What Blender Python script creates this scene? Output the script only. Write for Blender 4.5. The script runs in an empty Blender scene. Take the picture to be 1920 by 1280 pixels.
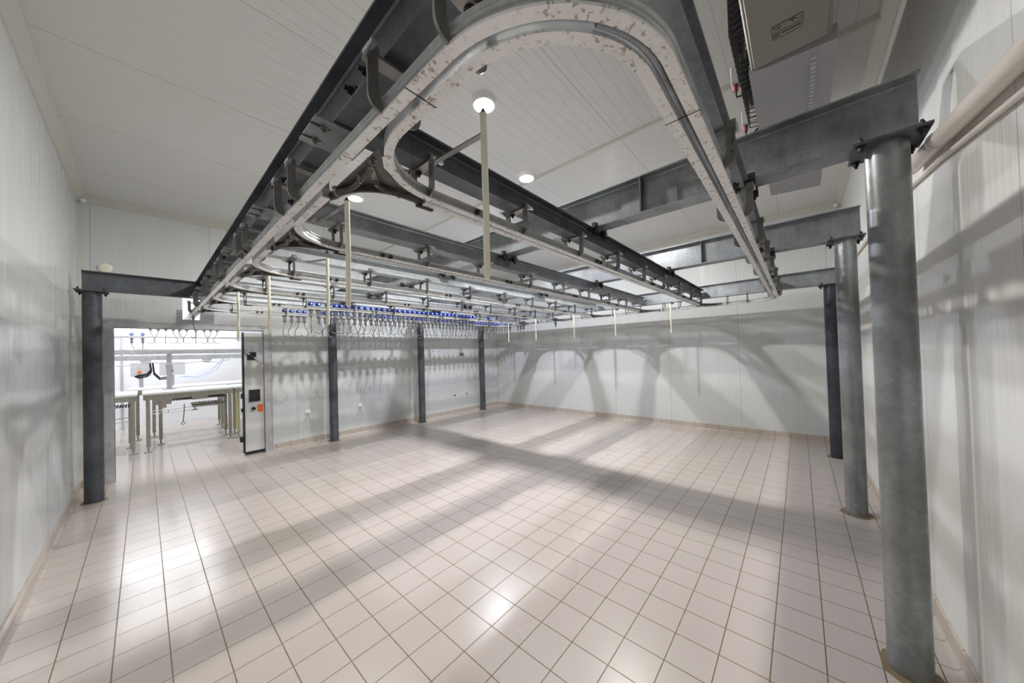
import bpy, math, random
from mathutils import Vector, Matrix
random.seed(7)
PI = math.pi
SC = bpy.context.scene
COL = SC.collection

# ------------------------------------------------------------------ camera
CAMPOS = Vector((-0.880762, -1.35023, 1.536574))
yaw, pitch, roll = 0.7212, 0.01427, -0.02951
fw = Vector((math.cos(yaw)*math.cos(pitch), math.sin(yaw)*math.cos(pitch), math.sin(pitch)))
r0 = fw.cross(Vector((0, 0, 1))).normalized()
u0 = r0.cross(fw)
rt = r0*math.cos(roll) + u0*math.sin(roll)
up = -r0*math.sin(roll) + u0*math.cos(roll)
cam = bpy.data.cameras.new('camera')
camo = bpy.data.objects.new('camera', cam)
COL.objects.link(camo)
camo.matrix_world = Matrix(((rt.x, up.x, -fw.x, CAMPOS.x), (rt.y, up.y, -fw.y, CAMPOS.y),
                            (rt.z, up.z, -fw.z, CAMPOS.z), (0, 0, 0, 1)))
cam.sensor_fit = 'HORIZONTAL'
cam.sensor_width = 36
cam.lens = 609.729/1920*36
cam.shift_x = -2.6705/1920
cam.shift_y = 11.8195/1920
cam.clip_start = 0.02
SC.camera = camo

# ------------------------------------------------------------------ light set-up
SC.view_settings.view_transform = 'Standard'
SC.view_settings.look = 'None'
SC.view_settings.gamma = 1
SC.view_settings.use_curve_mapping = False
SC.view_settings.exposure = 1.92
w = bpy.data.worlds.new('world'); SC.world = w; w.use_nodes = True
w.node_tree.nodes['Background'].inputs[0].default_value = (0.8, 0.85, 1, 1)
w.node_tree.nodes['Background'].inputs[1].default_value = 0.05
SC.cycles.max_bounces = 10
SC.cycles.diffuse_bounces = 7
SC.cycles.sample_clamp_indirect = 6
SC.cycles.use_denoising = True
LAMP_W = 420      # emission strength of the round ceiling lamps
BEYOND_W = 17     # watts of each batten in the room behind the door
# ceiling lamps: x, y, colour, strength factor
LAMPS = [(1.03, 0.58, (1.0, .98, .93), .85), (0.98, 2.98, (1.0, .98, .93), .85),
         (2.18, 1.05, (.80, .84, 1.0), .62), (3.52, 2.93, (.84, .87, 1.0), 1.45), (3.56, .60, (1.0, .97, .92), 1.0)]

# ------------------------------------------------------------------ mesh helpers
class MB:
    def __init__(s): s.v = []; s.f = []
    def add(s, vs, fs):
        n = len(s.v); s.v += [tuple(v) for v in vs]; s.f += [tuple(i+n for i in f) for f in fs]; return s
    def box(s, x0, x1, y0, y1, z0, z1):
        return s.add([(x0,y0,z0),(x1,y0,z0),(x1,y1,z0),(x0,y1,z0),(x0,y0,z1),(x1,y0,z1),(x1,y1,z1),(x0,y1,z1)],
                     [(0,3,2,1),(4,5,6,7),(0,1,5,4),(1,2,6,5),(2,3,7,6),(3,0,4,7)])
    def bev(s, x0, x1, y0, y1, z0, z1, b=.004):
        # box with chamfered vertical edges and top/bottom rims
        def ring(z, i): return [(x0+i+b,y0+i,z),(x1-i-b,y0+i,z),(x1-i,y0+i+b,z),(x1-i,y1-i-b,z),(x1-i-b,y1-i,z),(x0+i+b,y1-i,z),(x0+i,y1-i-b,z),(x0+i,y0+i+b,z)]
        rs = [ring(z0, b), ring(z0+b, 0), ring(z1-b, 0), ring(z1, b)]
        return s.loft(rs, True)
    def loft(s, rs, cap=True, closed=True):
        n = len(rs[0]); vs = [p for r in rs for p in r]; fs = []
        for i in range(len(rs)-1):
            for j in range(n if closed else n-1):
                k = (j+1) % n
                fs.append((i*n+j, i*n+k, (i+1)*n+k, (i+1)*n+j))
        if cap:
            fs.append(tuple(range(n))[::-1]); fs.append(tuple((len(rs)-1)*n+j for j in range(n)))
        return s.add(vs, fs)
    def cyl(s, p0, p1, r, n=12, r2=None):
        p0 = Vector(p0); p1 = Vector(p1); d = (p1-p0).normalized()
        a = d.orthogonal().normalized(); b = d.cross(a); r2 = r if r2 is None else r2
        def ring(p, q): return [p + (a*math.cos(2*PI*i/n) + b*math.sin(2*PI*i/n))*q for i in range(n)]
        return s.loft([ring(p0, r), ring(p1, r2)])
    def tube(s, pts, r, n=8, cap=True):
        pts = [Vector(p) for p in pts]; rs = []; a = None
        for i, p in enumerate(pts):
            d = (pts[min(i+1, len(pts)-1)] - pts[max(i-1, 0)]).normalized()
            if a is None: a = d.orthogonal().normalized()
            a = (a - d*a.dot(d)).normalized(); b = d.cross(a)
            q = r[i] if isinstance(r, (list, tuple)) else r
            rs.append([p + (a*math.cos(2*PI*j/n) + b*math.sin(2*PI*j/n))*q for j in range(n)])
        return s.loft(rs, cap)
    def strip(s, pts, nrm, wd, th):
        # flat bar: centre line pts, width direction nrm, width wd, thickness th
        pts = [Vector(p) for p in pts]; nrm = Vector(nrm).normalized(); rs = []
        for i, p in enumerate(pts):
            d = (pts[min(i+1, len(pts)-1)] - pts[max(i-1, 0)]).normalized()
            t = d.cross(nrm).normalized()
            rs.append([p+nrm*wd/2+t*th/2, p-nrm*wd/2+t*th/2, p-nrm*wd/2-t*th/2, p+nrm*wd/2-t*th/2])
        return s.loft(rs)
    def ibeam(s, axis, c, a0, a1, z0, z1, wd, tf=.009, tw=.007):
        h = wd/2; t = tw/2
        pr = [(-h,z0),(h,z0),(h,z0+tf),(t+.006,z0+tf),(t,z0+tf+.006),(t,z1-tf-.006),(t+.006,z1-tf),(h,z1-tf),(h,z1),(-h,z1),(-h,z1-tf),(-t-.006,z1-tf),(-t,z1-tf-.006),(-t,z0+tf+.006),(-t-.006,z0+tf),(-h,z0+tf)]
        if axis == 'x': rs = [[(a, c+p, z) for p, z in pr] for a in (a0, a1)]
        else: rs = [[(c+p, a, z) for p, z in pr] for a in (a0, a1)]
        # caps as quads/strips to stay planar and clean
        n = 16; vs = [p for r in rs for p in r]; fs = [(j, (j+1) % n, n+(j+1) % n, n+j) for j in range(n)]
        for o in (0, n): fs += [(o+0,o+1,o+2,o+3,o+14,o+15), (o+3,o+4,o+13,o+14), (o+4,o+5,o+12,o+13), (o+5,o+6,o+11,o+12), (o+6,o+7,o+8,o+9,o+10,o+11)]
        return s.add(vs, fs)
    def plan(s, pts, prof, side=1, off=0):
        # sweep closed profile [(offset, z)] along a plan polyline; positive offset is to the left of travel
        n = len(pts); rs = []
        P = [Vector((p[0], p[1])) for p in pts]
        for i in range(n):
            if i == 0: d = (P[1]-P[0]).normalized(); m = 1
            elif i == n-1: d = (P[-1]-P[-2]).normalized(); m = 1
            else:
                a = (P[i]-P[i-1]).normalized(); b = (P[i+1]-P[i]).normalized(); d = (a+b).normalized()
                m = 1/max(.3, d.dot(a))
            nn = Vector((-d.y, d.x))*m
            rs.append([(P[i].x+nn.x*(off+side*o), P[i].y+nn.y*(off+side*o), z) for o, z in prof])
        return s.loft(rs)
    def poly(s, pts, z0, z1):
        n = len(pts)
        return s.loft([[(p[0], p[1], z0) for p in pts], [(p[0], p[1], z1) for p in pts]])
    def nut(s, p, d, r=.011, h=.01, n=6): 
        p = Vector(p); d = Vector(d).normalized()
        s.cyl(p, p+d*h*.35, r*1.55, 12); s.cyl(p+d*h*.35, p+d*h*1.4, r, n); return s.cyl(p+d*h*1.4, p+d*h*2.2, r*.55, 8)

def new_obj(name, mb, mat, smooth=None, origin=(0, 0, 0)):
    me = bpy.data.meshes.new(name)
    ox, oy, oz = origin
    me.from_pydata([(x-ox, y-oy, z-oz) for x, y, z in mb.v], [], mb.f)
    me.materials.append(mat)
    import bmesh
    bm = bmesh.new(); bm.from_mesh(me)
    bmesh.ops.recalc_face_normals(bm, faces=bm.faces)
    bm.to_mesh(me); bm.free()
    if smooth:
        me.polygons.foreach_set('use_smooth', [True]*len(me.polygons))
        me.set_sharp_from_angle(angle=math.radians(smooth))
    o = bpy.data.objects.new(name, me); COL.objects.link(o)
    o.location = origin
    return o
def wloc(o):
    l = Vector(o.location)
    while o.parent: o = o.parent; l += Vector(o.location)
    return l
def tag(o, label=None, cat=None, group=None, kind=None):
    if label: o['label'] = label
    if cat: o['category'] = cat
    if group: o['group'] = group
    if kind: o['kind'] = kind
    return o
def thing(name, label, cat, loc=(0, 0, 0), group=None):
    o = bpy.data.objects.new(name, None); COL.objects.link(o); o.location = loc
    o.empty_display_size = .05
    return tag(o, label, cat, group)
def part(name, mb, mat, parent, smooth=None, label=None, local=False, kind=None):
    """mb in world coordinates unless local"""
    base = Vector((0, 0, 0)) if local else wloc(parent)
    o = new_obj(name, mb, mat, smooth, tuple(base))
    o.location = (0, 0, 0)
    o.parent = parent
    if label: o['label'] = label
    if kind: o['kind'] = kind
    return o
def parts(name, mbs, mat, parent, smooth=None, label=None):
    return [part(name, m, mat, parent, smooth, label) for m in mbs]
def single(name, mb, mat, label, cat, smooth=None, group=None):
    xs = [v[0] for v in mb.v]; ys = [v[1] for v in mb.v]; zs = [v[2] for v in mb.v]
    o = new_obj(name, mb, mat, smooth, ((min(xs)+max(xs))/2, (min(ys)+max(ys))/2, min(zs)))
    return tag(o, label, cat, group)
def struct(name, mb, mat, smooth=None):
    return tag(new_obj(name, mb, mat, smooth), kind='structure')
def copy_tree(o, parent=None):
    c = o.copy(); COL.objects.link(c)
    if parent: c.parent = parent
    for ch in list(o.children): copy_tree(ch, c)
    return c

# ------------------------------------------------------------------ materials
def mat(name, col=(.8, .8, .8), rough=.5, metal=0.0, emit=None, es=0, spec=None, coat=0):
    m = bpy.data.materials.new(name); m.use_nodes = True
    b = m.node_tree.nodes['Principled BSDF']
    b.inputs['Base Color'].default_value = (*col, 1); b.inputs['Roughness'].default_value = rough
    b.inputs['Metallic'].default_value = metal
    if spec is not None: b.inputs['Specular IOR Level'].default_value = spec
    if coat: b.inputs['Coat Weight'].default_value = coat
    if emit: b.inputs['Emission Color'].default_value = (*emit, 1); b.inputs['Emission Strength'].default_value = es
    return m
class NT:
    def __init__(s, m): s.m = m; s.t = m.node_tree; s.b = s.t.nodes['Principled BSDF']
    def n(s, ty, **k):
        x = s.t.nodes.new(ty)
        for a, v in k.items():
            if a[0] == '_': x.inputs[int(a[1:])].default_value = v
            else: setattr(x, a, v)
        return x
    def l(s, a, b): s.t.links.new(a, b)
    def math(s, op, a, b=None, c=None):
        x = s.n('ShaderNodeMath', operation=op)
        for i, q in enumerate((a, b, c)):
            if q is None: continue
            if isinstance(q, (int, float)): x.inputs[i].default_value = q
            else: s.l(q, x.inputs[i])
        return x.outputs[0]
    def pos(s): 
        g = s.n('ShaderNodeNewGeometry'); sp = s.n('ShaderNodeSeparateXYZ'); s.l(g.outputs['Position'], sp.inputs[0]); return g.outputs['Position'], sp.outputs
    def noise(s, vec, scale, detail=3, rough=.5, sc=None):
        if sc is not None:
            mp = s.n('ShaderNodeMapping'); mp.inputs['Scale'].default_value = sc; s.l(vec, mp.inputs[0]); vec = mp.outputs[0]
        x = s.n('ShaderNodeTexNoise'); x.inputs['Scale'].default_value = scale; x.inputs['Detail'].default_value = detail
        x.inputs['Roughness'].default_value = rough; s.l(vec, x.inputs['Vector']); return x.outputs[0]
    def ramp(s, f, p0, p1, c0=(0, 0, 0), c1=(1, 1, 1)):
        x = s.n('ShaderNodeValToRGB'); e = x.color_ramp.elements; e[0].position = p0; e[1].position = p1
        e[0].color = (*c0, 1); e[1].color = (*c1, 1); s.l(f, x.inputs[0]); return x.outputs[0]
    def mix(s, f, a, b, ty='MIX'):
        x = s.n('ShaderNodeMix', data_type='RGBA', blend_type=ty)
        for i, q in ((0, f), (6, a), (7, b)):
            if isinstance(q, (int, float)): x.inputs[i].default_value = q
            elif isinstance(q, tuple): x.inputs[i].default_value = (*q, 1)
            else: s.l(q, x.inputs[i])
        return x.outputs[2]
    def bump(s, h, st, dist=.01, nrm=None):
        x = s.n('ShaderNodeBump'); x.inputs['Strength'].default_value = st; x.inputs['Distance'].default_value = dist
        s.l(h, x.inputs['Height'])
        if nrm is not None: s.l(nrm, x.inputs['Normal'])
        return x.outputs[0]

def seam(T, c, period, half, phase=0):
    """1 inside a line of half-width `half` at every period"""
    a = T.math('DIVIDE', T.math('ADD', c, phase+period*50), period)
    f = T.math('FRACT', a)
    d = T.math('MINIMUM', f, T.math('SUBTRACT', 1, f))
    return T.math('LESS_THAN', d, half/period)

def panel_material(name, axis, col=(.66, .68, .675), seam_p=1.12, phase=.2, rough=.38, rib=.04, ribst=.2, ceiling=False):
    m = mat(name, col, rough); T = NT(m); P, xyz = T.pos()
    c = xyz[axis]
    # fine pressed ribs in the steel facing
    wv = T.math('SINE', T.math('MULTIPLY', c, 2*PI/rib))
    wv = T.math('POWER', T.math('ADD', T.math('MULTIPLY', wv, .5), .5), 6)
    sc = [1, 1, 1]
    if ceiling: sc[0] = .25
    else: sc[2] = .06
    st = T.noise(P, 34, 3, .55, tuple(sc))
    b1 = T.bump(wv, ribst, .003)
    if not ceiling: b1 = T.bump(st, .045, .004, b1)
    T.l(b1, T.b.inputs['Normal'])
    v = T.mix(T.ramp(st, .35, .75), (col[0]*.95, col[1]*.95, col[2]*.94), col)
    s1 = seam(T, c, seam_p, .0030, phase)
    v = T.mix(T.math('MULTIPLY', s1, .55), v, (.22, .21, .19))
    if ceiling:
        mx = T.math('MULTIPLY', T.math('GREATER_THAN', xyz[0], -.35), T.math('LESS_THAN', xyz[0], 2.3))
        v = T.mix(T.math('MULTIPLY', seam(T, c, rib, .0022), T.math('ADD', T.math('MULTIPLY', mx, .36), .03)), v, (.25, .23, .2))
    # scattered specks of dirt
    vo = T.n('ShaderNodeTexVoronoi'); vo.inputs['Scale'].default_value = 6.5; T.l(P, vo.inputs['Vector'])
    sp = T.math('MULTIPLY', T.math('LESS_THAN', vo.outputs['Distance'], .03), T.math('GREATER_THAN', T.noise(P, 1.1, 2), .56))
    v = T.mix(T.math('MULTIPLY', sp, .6), v, (.16, .13, .1))
    T.l(v, T.b.inputs['Base Color'])
    sc2 = list(sc)
    if not ceiling: sc2[2] = .05
    rr = T.ramp(T.noise(P, 9, 3, .6, tuple(sc2)), .3, .75, (rough*.85,)*3, (rough*1.2,)*3)
    T.l(rr, T.b.inputs['Roughness'])
    return m

def tile_material(name, axes=(0, 1), grout=.0026, base=(.57, .51, .465), skirting=False):
    m = mat(name, base, .2); T = NT(m); P, xyz = T.pos()
    masks = [seam(T, xyz[a], .2, grout) for a in axes]
    g = masks[0] if len(masks) == 1 else T.math('MAXIMUM', masks[0], masks[1])
    # per-tile tone
    cells = T.n('ShaderNodeTexWhiteNoise', noise_dimensions='3D')
    sn = T.n('ShaderNodeVectorMath', operation='SNAP'); sn.inputs[1].default_value = (.2, .2, .2 if skirting else 50)
    T.l(P, sn.inputs[0]); T.l(sn.outputs[0], cells.inputs['Vector'])
    tone = T.mix(cells.outputs[0], tuple(q*.97 for q in base), tuple(min(1, q*1.02) for q in base))
    dirt = T.noise(P, 2.2, 5, .65); fine = T.noise(P, 26, 4, .6)
    tone = T.mix(T.ramp(dirt, .35, .75), tone, tuple(q*.985 for q in base))
    gc = T.mix(T.ramp(fine, .3, .7), (.12, .09, .045), (.23, .17, .08))
    T.l(T.mix(g, tone, gc), T.b.inputs['Base Color'])
    # wet and dry areas: gloss only
    wet = T.noise(P, 1.3, 2, .5); scr = T.noise(P, 9, 5, .7)
    r1 = T.ramp(wet, .40, .60, (.13,)*3, (.20,)*3)
    r2 = T.ramp(scr, .35, .7, (.0,)*3, (.014,)*3)
    mk = T.ramp(T.math('MULTIPLY', T.math('ADD', xyz[0], 1.4), .4), .25, .75)
    r = T.mix(mk, T.math('ADD', r1, r2), (.265, .265, .265))
    r = T.math('ADD', T.math('MULTIPLY', T.ramp(T.noise(P, .5, 1), .3, .7), .02), r)
    T.l(T.math('MAXIMUM', r, T.math('MULTIPLY', g, .45)), T.b.inputs['Roughness'])
    hb = T.bump(T.math('SUBTRACT', 1, g), .35, .002)
    hb = T.bump(T.noise(P, 14, 2, .5), .006, .003, hb)
    T.l(hb, T.b.inputs['Normal'])
    return m

def galv(name, col=(.36, .38, .40), rough=.40, metal=.55, dark=.5, vscale=60):
    m = mat(name, col, rough, metal); T = NT(m); P, xyz = T.pos()
    vo = T.n('ShaderNodeTexVoronoi'); vo.inputs['Scale'].default_value = vscale; T.l(P, vo.inputs['Vector'])
    sp = T.n('ShaderNodeSeparateColor'); T.l(vo.outputs['Color'], sp.inputs[0])
    big = T.noise(P, 3.2, 5, .6); dr = T.noise(P, 9, 4, .6, (1, 1, .18))
    a = T.mix(sp.outputs[0], tuple(q*.86 for q in col), tuple(min(1, q*1.12) for q in col))
    a = T.mix(T.ramp(big, .35, .7), a, tuple(q*dark for q in col), 'MIX')
    a = T.mix(T.ramp(dr, .45, .8, (0,)*3, (.5,)*3), a, tuple(min(1, q*1.25) for q in col))
    T.l(a, T.b.inputs['Base Color'])
    T.l(T.ramp(big, .3, .8, (rough*.75,)*3, (min(1, rough*1.3),)*3), T.b.inputs['Roughness'])
    T.l(T.bump(sp.outputs[1], .04, .002), T.b.inputs['Normal'])
    return m

def rail_material():
    col = (.86, .85, .84)
    m = mat('white_track_aluminium', col, .3, .15); T = NT(m); P, xyz = T.pos()
    a = T.noise(P, 62, 3, .6); c = T.noise(P, 5, 4, .6)
    k = T.math('MULTIPLY', T.ramp(a, .56, .63), T.ramp(c, .38, .5))
    v = T.mix(T.math('MULTIPLY', k, .75), col, (.16, .12, .08))
    v = T.mix(T.ramp(c, .4, .8, (0,)*3, (.35,)*3), v, (.55, .51, .46))
    T.l(v, T.b.inputs['Base Color'])
    vo = T.n('ShaderNodeTexVoronoi'); vo.inputs['Scale'].default_value = 70; T.l(P, vo.inputs['Vector'])
    T.l(T.bump(vo.outputs['Distance'], .25, .003), T.b.inputs['Normal'])
    return m

M_RSIDE = galv('grey_track_web', (.50, .51, .51), .34, .6, .7, 40)
M_TILE = tile_material('beige_floor_tile')
M_SKX = tile_material('beige_skirting_x', (0,), skirting=True, base=(.50, .44, .38))
M_SKY = tile_material('beige_skirting_y', (1,), skirting=True, base=(.50, .44, .38))
M_WX = panel_material('white_panel_along_x', 0)
M_WY = panel_material('white_panel_along_y', 1, rough=.24)
M_WBACK = panel_material('white_panel_back', 1, rib=.05, seam_p=1.15, phase=.55)
M_WRIGHT = panel_material('white_panel_right', 0, col=(.70, .70, .68), rib=.05)
M_CEIL = panel_material('white_ceiling_panel', 1, col=(.74, .73, .70), seam_p=1.12, phase=.05, rough=.42, rib=.10, ribst=.0, ceiling=True)
M_GALV = galv('galvanised_steel')
M_GALV_LIT = galv('lit_galvanised_steel', (.60, .63, .65), .36, .45, .75, 50)  # galvanised steel lightened for the joists that the lamps strike directly
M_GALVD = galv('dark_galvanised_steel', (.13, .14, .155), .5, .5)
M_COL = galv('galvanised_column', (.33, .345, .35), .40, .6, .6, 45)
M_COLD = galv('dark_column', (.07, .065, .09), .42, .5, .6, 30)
M_RAIL = rail_material()
M_BRK = galv('stainless_bracket', (.30, .285, .27), .38, .8, .7, 30)
M_SPRING = mat('spring_steel', (.26, .24, .21), .4, .9)
M_SW = galv('weathered_switch_steel', (.15, .15, .145), .5, .6)
M_DARK = mat('blackened_steel', (.045, .043, .042), .5, .6)
M_BLUE = mat('blue_wheel_plastic', (.008, .045, .40), .3)
M_WHITEP = mat('white_plastic', (.82, .83, .84), .35)
M_HOOK = mat('polished_hook_steel', (.33, .325, .31), .22, .85)
M_BLOCK = mat('grey_hanger_block', (.22, .22, .23), .45, .5)
M_CREAM = mat('cream_plastic_tube', (.90, .86, .70), .4)
M_CREAMP = mat('cream_pipe', (.72, .66, .60), .35)
M_TRIM = mat('cream_ceiling_trim', (.60, .585, .52), .5)
M_ALU = galv('satin_aluminium_frame', (.58, .58, .60), .35, .45, .85, 20)
M_SS = galv('brushed_stainless_panel', (.62, .64, .68), .25, .75, .85, 12)
M_BLACK = mat('black_plastic', (.012, .012, .014), .4)
M_DOOR = mat('white_door_skin', (.66, .67, .66), .35)
M_ORANGE = mat('orange_sticker', (.85, .16, .02), .5)
M_LAMPBODY = mat('lamp_housing_white', (.8, .8, .78), .4)
M_GREYB = mat('grey_enamel_box', (.56, .56, .57), .45)
M_BELT = mat('white_conveyor_belt', (.85, .85, .84), .4)
M_LEG = galv('brushed_leg_steel', (.42, .40, .34), .35, .75, .8, 30)
M_YLEG = mat('yellow_painted_edge', (.52, .47, .27), .4)
M_FAN = mat('fan_guard_black', (.012, .012, .013), .4)
M_UNIT = panel_material('cooler_casing', 0, col=(.30, .275, .24), seam_p=30, rib=.5, ribst=0)
M_PAN = mat('grey_drip_pan', (.36, .35, .36), .4)
M_RUST = mat('ochre_mortar_stain', (.26, .19, .10), .7)
M_RED = mat('red_plastic', (.25, .03, .02), .5)
M_PANEL2 = mat('white_wall_beyond', (.85, .86, .88), .4)
M_HOSEB = mat('pale_blue_hose', (.35, .5, .75), .4)
M_MARK = mat('printed_black', (.02, .02, .02), .6)
def lamp_mat(c, s):
    m = mat('lamp_lens', (1, 1, 1), .4, emit=c, es=LAMP_W*s); return m

# ------------------------------------------------------------------ room shell
X0, X1, Y0, Y1, H = -1.42, 6.05, -1.88, 5.40, 3.67
YB = 10.6                      # far wall of the room beyond the door
XA, XB_ = -3.2, 3.0            # room beyond, x range
struct('floor', MB().box(X0-.1, X1+.1, Y0-.1, Y1+.06, -.1, 0).box(XA-.1, XB_+.1, Y1+.06, YB+.1, -.1, 0), M_TILE)
struct('ceiling', MB().box(X0-.1, X1+.1, Y0-.1, Y1+.12, H, H+.1), M_CEIL)
struct('wall_left', MB().box(X0-.1, X0, Y0-.1, Y1, 0, H), M_WY)
struct('wall_back', MB().box(X1, X1+.1, Y0-.1, Y1+.12, 0, H), M_WBACK)
struct('wall_right', MB().box(X0-.1, X1+.1, Y0-.1, Y0, 0, H), M_WRIGHT)
# door wall with the opening and the slot for the overhead track
DL, DR, DT = -1.14, .45, 2.02
TL, TR, TB, TT = -.50, -.315, 2.16, 2.49
mb = MB()
ya, yb = Y1, Y1+.12
mb.box(X0-.1, DL, ya, yb, 0, H).box(DR, X1, ya, yb, 0, H)
mb.box(DL, TL, ya, yb, DT, H).box(TR, DR, ya, yb, DT, H)
mb.box(TL, TR, ya, yb, DT, TB).box(TL, TR, ya, yb, TT, H)
struct('wall_door', mb, M_WX)
# steel sheet round the track slot
mb = MB()
mb.box(-.56, TL, ya-.004, ya, 2.10, 2.30).box(TR, -.16, ya-.004, ya, 2.10, 2.52).box(TL, TR, ya-.004, ya, 2.10, TB)
o = single('slot_cover_sheet', mb, M_SS, 'shiny stainless sheet on the wall around the track slot above the doorway', 'metal sheet')
# skirting tiles with a cove
def skirt(name, axis, c, sgn, a0, a1, m):
    pr = [(0, 0), (.034, 0), (.022, .006), (.014, .018), (.012, .1), (.006, .106), (0, .106)]
    if axis == 'x': rs = [[(a, c+sgn*p, z) for p, z in pr] for a in (a0, a1)]
    else: rs = [[(c+sgn*p, a, z) for p, z in pr] for a in (a0, a1)]
    struct(name, MB().loft(rs), m, 30)
skirt('baseboard_left', 'y', X0, 1, Y0, Y1, M_SKY)
skirt('baseboard_door_side', 'x', Y1, -1, X0, DL-.08, M_SKX)
skirt('baseboard_door', 'x', Y1, -1, DR+.10, X1, M_SKX)
skirt('baseboard_back', 'y', X1, -1, Y0, Y1, M_SKY)
skirt('baseboard_right', 'x', Y0, 1, X0, X1, M_SKX)
# ceiling edge trims (sloping cove strips) and vertical corner trims
def cove(name, axis, c, sgn, a0, a1):
    pr = [(0, H), (.075, H), (.07, H-.012), (.012, H-.07), (0, H-.075)]
    if axis == 'x': rs = [[(a, c+sgn*p, z) for p, z in pr] for a in (a0, a1)]
    else: rs = [[(c+sgn*p, a, z) for p, z in pr] for a in (a0, a1)]
    struct(name, MB().loft(rs), M_TRIM)
cove('trim_1', 'y', X0, 1, Y0, Y1); cove('trim_2', 'x', Y1, -1, X0, X1)
cove('trim_3', 'y', X1, -1, Y0, Y1); cove('trim_4', 'x', Y0, 1, X0, X1)
for i, (x, y, sx, sy) in enumerate([(X0, Y1, 1, -1), (X1, Y1, -1, -1), (X1, Y0, -1, 1)]):
    struct('trim_%d' % (5+i), MB().poly([(x, y), (x+sx*.05, y), (x+sx*.008, y+sy*.008), (x, y+sy*.05)], .106, H-.05), M_TRIM)
struct('trim_8', MB().box(2.29, 2.345, Y0+.05, Y1-.05, H-.012, H).box(2.305, 2.33, Y0+.05, Y1-.05, H-.02, H-.012), M_TRIM)
# white ball cover caps in the ceiling corners
for p, lab in [((X0+.05, Y1-.05, H-.065), 'small round white cap in the ceiling corner above the doorway wall'),
               ((X1-.05, Y0+.05, H-.065), 'small round white cap in the far right ceiling corner')]:
    mb = MB()
    rs = []
    for i in range(7):
        a = PI*i/6; rs.append([(p[0]+.03*math.sin(a)*math.cos(t*PI/6)+1e-5, p[1]+.03*math.sin(a)*math.sin(t*PI/6), p[2]-.03*math.cos(a)) for t in range(12)])
    single('corner_cap', mb.loft(rs), M_WHITEP, lab, 'corner cap', 60)

# door frame and sliding door leaf
yf = Y1-.028
mb = MB().box(DL-.075, DL, yf, Y1+.14, 0, DT+.075).box(DR, DR+.10, yf, Y1+.14, 0, DT+.075).box(DL, DR, yf, Y1+.14, DT, DT+.075)
mb.box(DL-.082, DL-.07, yf-.006, yf, 0, DT+.082).box(DR+.095, DR+.107, yf-.006, yf, 0, DT+.082).box(DL-.07, DR+.1, yf-.006, yf, DT+.07, DT+.082)
t = thing('door_frame', 'grey aluminium frame around the open doorway', 'door frame', (DL-.04, Y1, 0))
part('frame_profile', mb, M_ALU, t)
mb = MB()
for z in (.5, 1.0, 1.5): mb.cyl((DL-.04, yf-.004, z), (DL-.04, yf+.002, z), .005)
part('screw', mb, M_DARK, t)
d = tag(new_obj('door_1', MB().bev(.192, DR-.002, Y1+.02, Y1+.09, .05, 1.985, .004), M_DOOR, None, (.3, Y1+.05, .05)), kind='structure')
part('edge_seal', MB().box(.172, .193, Y1+.012, Y1+.098, .04, 1.99), M_BLACK, d, label='black rubber edge seal')
part('bottom_seal', MB().box(.193, DR-.004, Y1+.012, Y1+.095, .012, .052), M_BLACK, d, label='black rubber bottom seal')
mb = MB().bev(.232, .352, Y1-.002, Y1+.022, 1.54, 1.665, .005)
pl = part('latch_plate', mb, M_BLACK, d, label='black square latch plate')
mb = MB()
for x in (.245, .339):
    for z in (1.553, 1.652): mb.cyl((x, Y1-.006, z), (x, Y1, z), .005, 8)
mb.cyl((.29, Y1-.012, 1.605), (.29, Y1, 1.605), .008, 10)
part('latch_screw', mb, M_HOOK, pl, 40)
part('latch_arm', MB().strip([(.20, Y1-.008, 1.69), (.262, Y1-.008, 1.63)], (0, 1, 0), .008, .032).strip([(.32, Y1-.008, 1.58), (.43, Y1-.006, 1.50)], (0, 1, 0), .008, .032), M_SS, pl)
mb = MB().box(.255, .385, Y1+.006, Y1+.022, .865, 1.045)
gp = part('grip_recess', mb, M_BLACK, d, label='black recessed grip pocket')
part('grip_rim', MB().box(.248, .392, Y1, Y1+.008, 1.04, 1.052).box(.248, .392, Y1, Y1+.008, .858, .87).box(.248, .26, Y1, Y1+.008, .86, 1.05).box(.38, .392, Y1, Y1+.008, .86, 1.05).box(.312, .33, Y1+.001, Y1+.008, .87, 1.04), M_DARK, gp)
part('release_knob', MB().cyl((.305, Y1+.02, .742), (.305, Y1-.012, .742), .03, 20, .026), M_BLACK, d, 30, label='black round release knob')
part('warning_sticker', MB().box(.355, .425, Y1+.016, Y1+.0205, .68, .80), M_ORANGE, d, label='orange rectangular sticker')
part('edge_fitting', MB().bev(.15, .175, Y1+.02, Y1+.08, .92, 1.0).bev(.15, .175, Y1+.02, Y1+.08, .70, .76).bev(.13, .175, Y1+.02, Y1+.08, .22, .30), M_BLACK, d)

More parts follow.
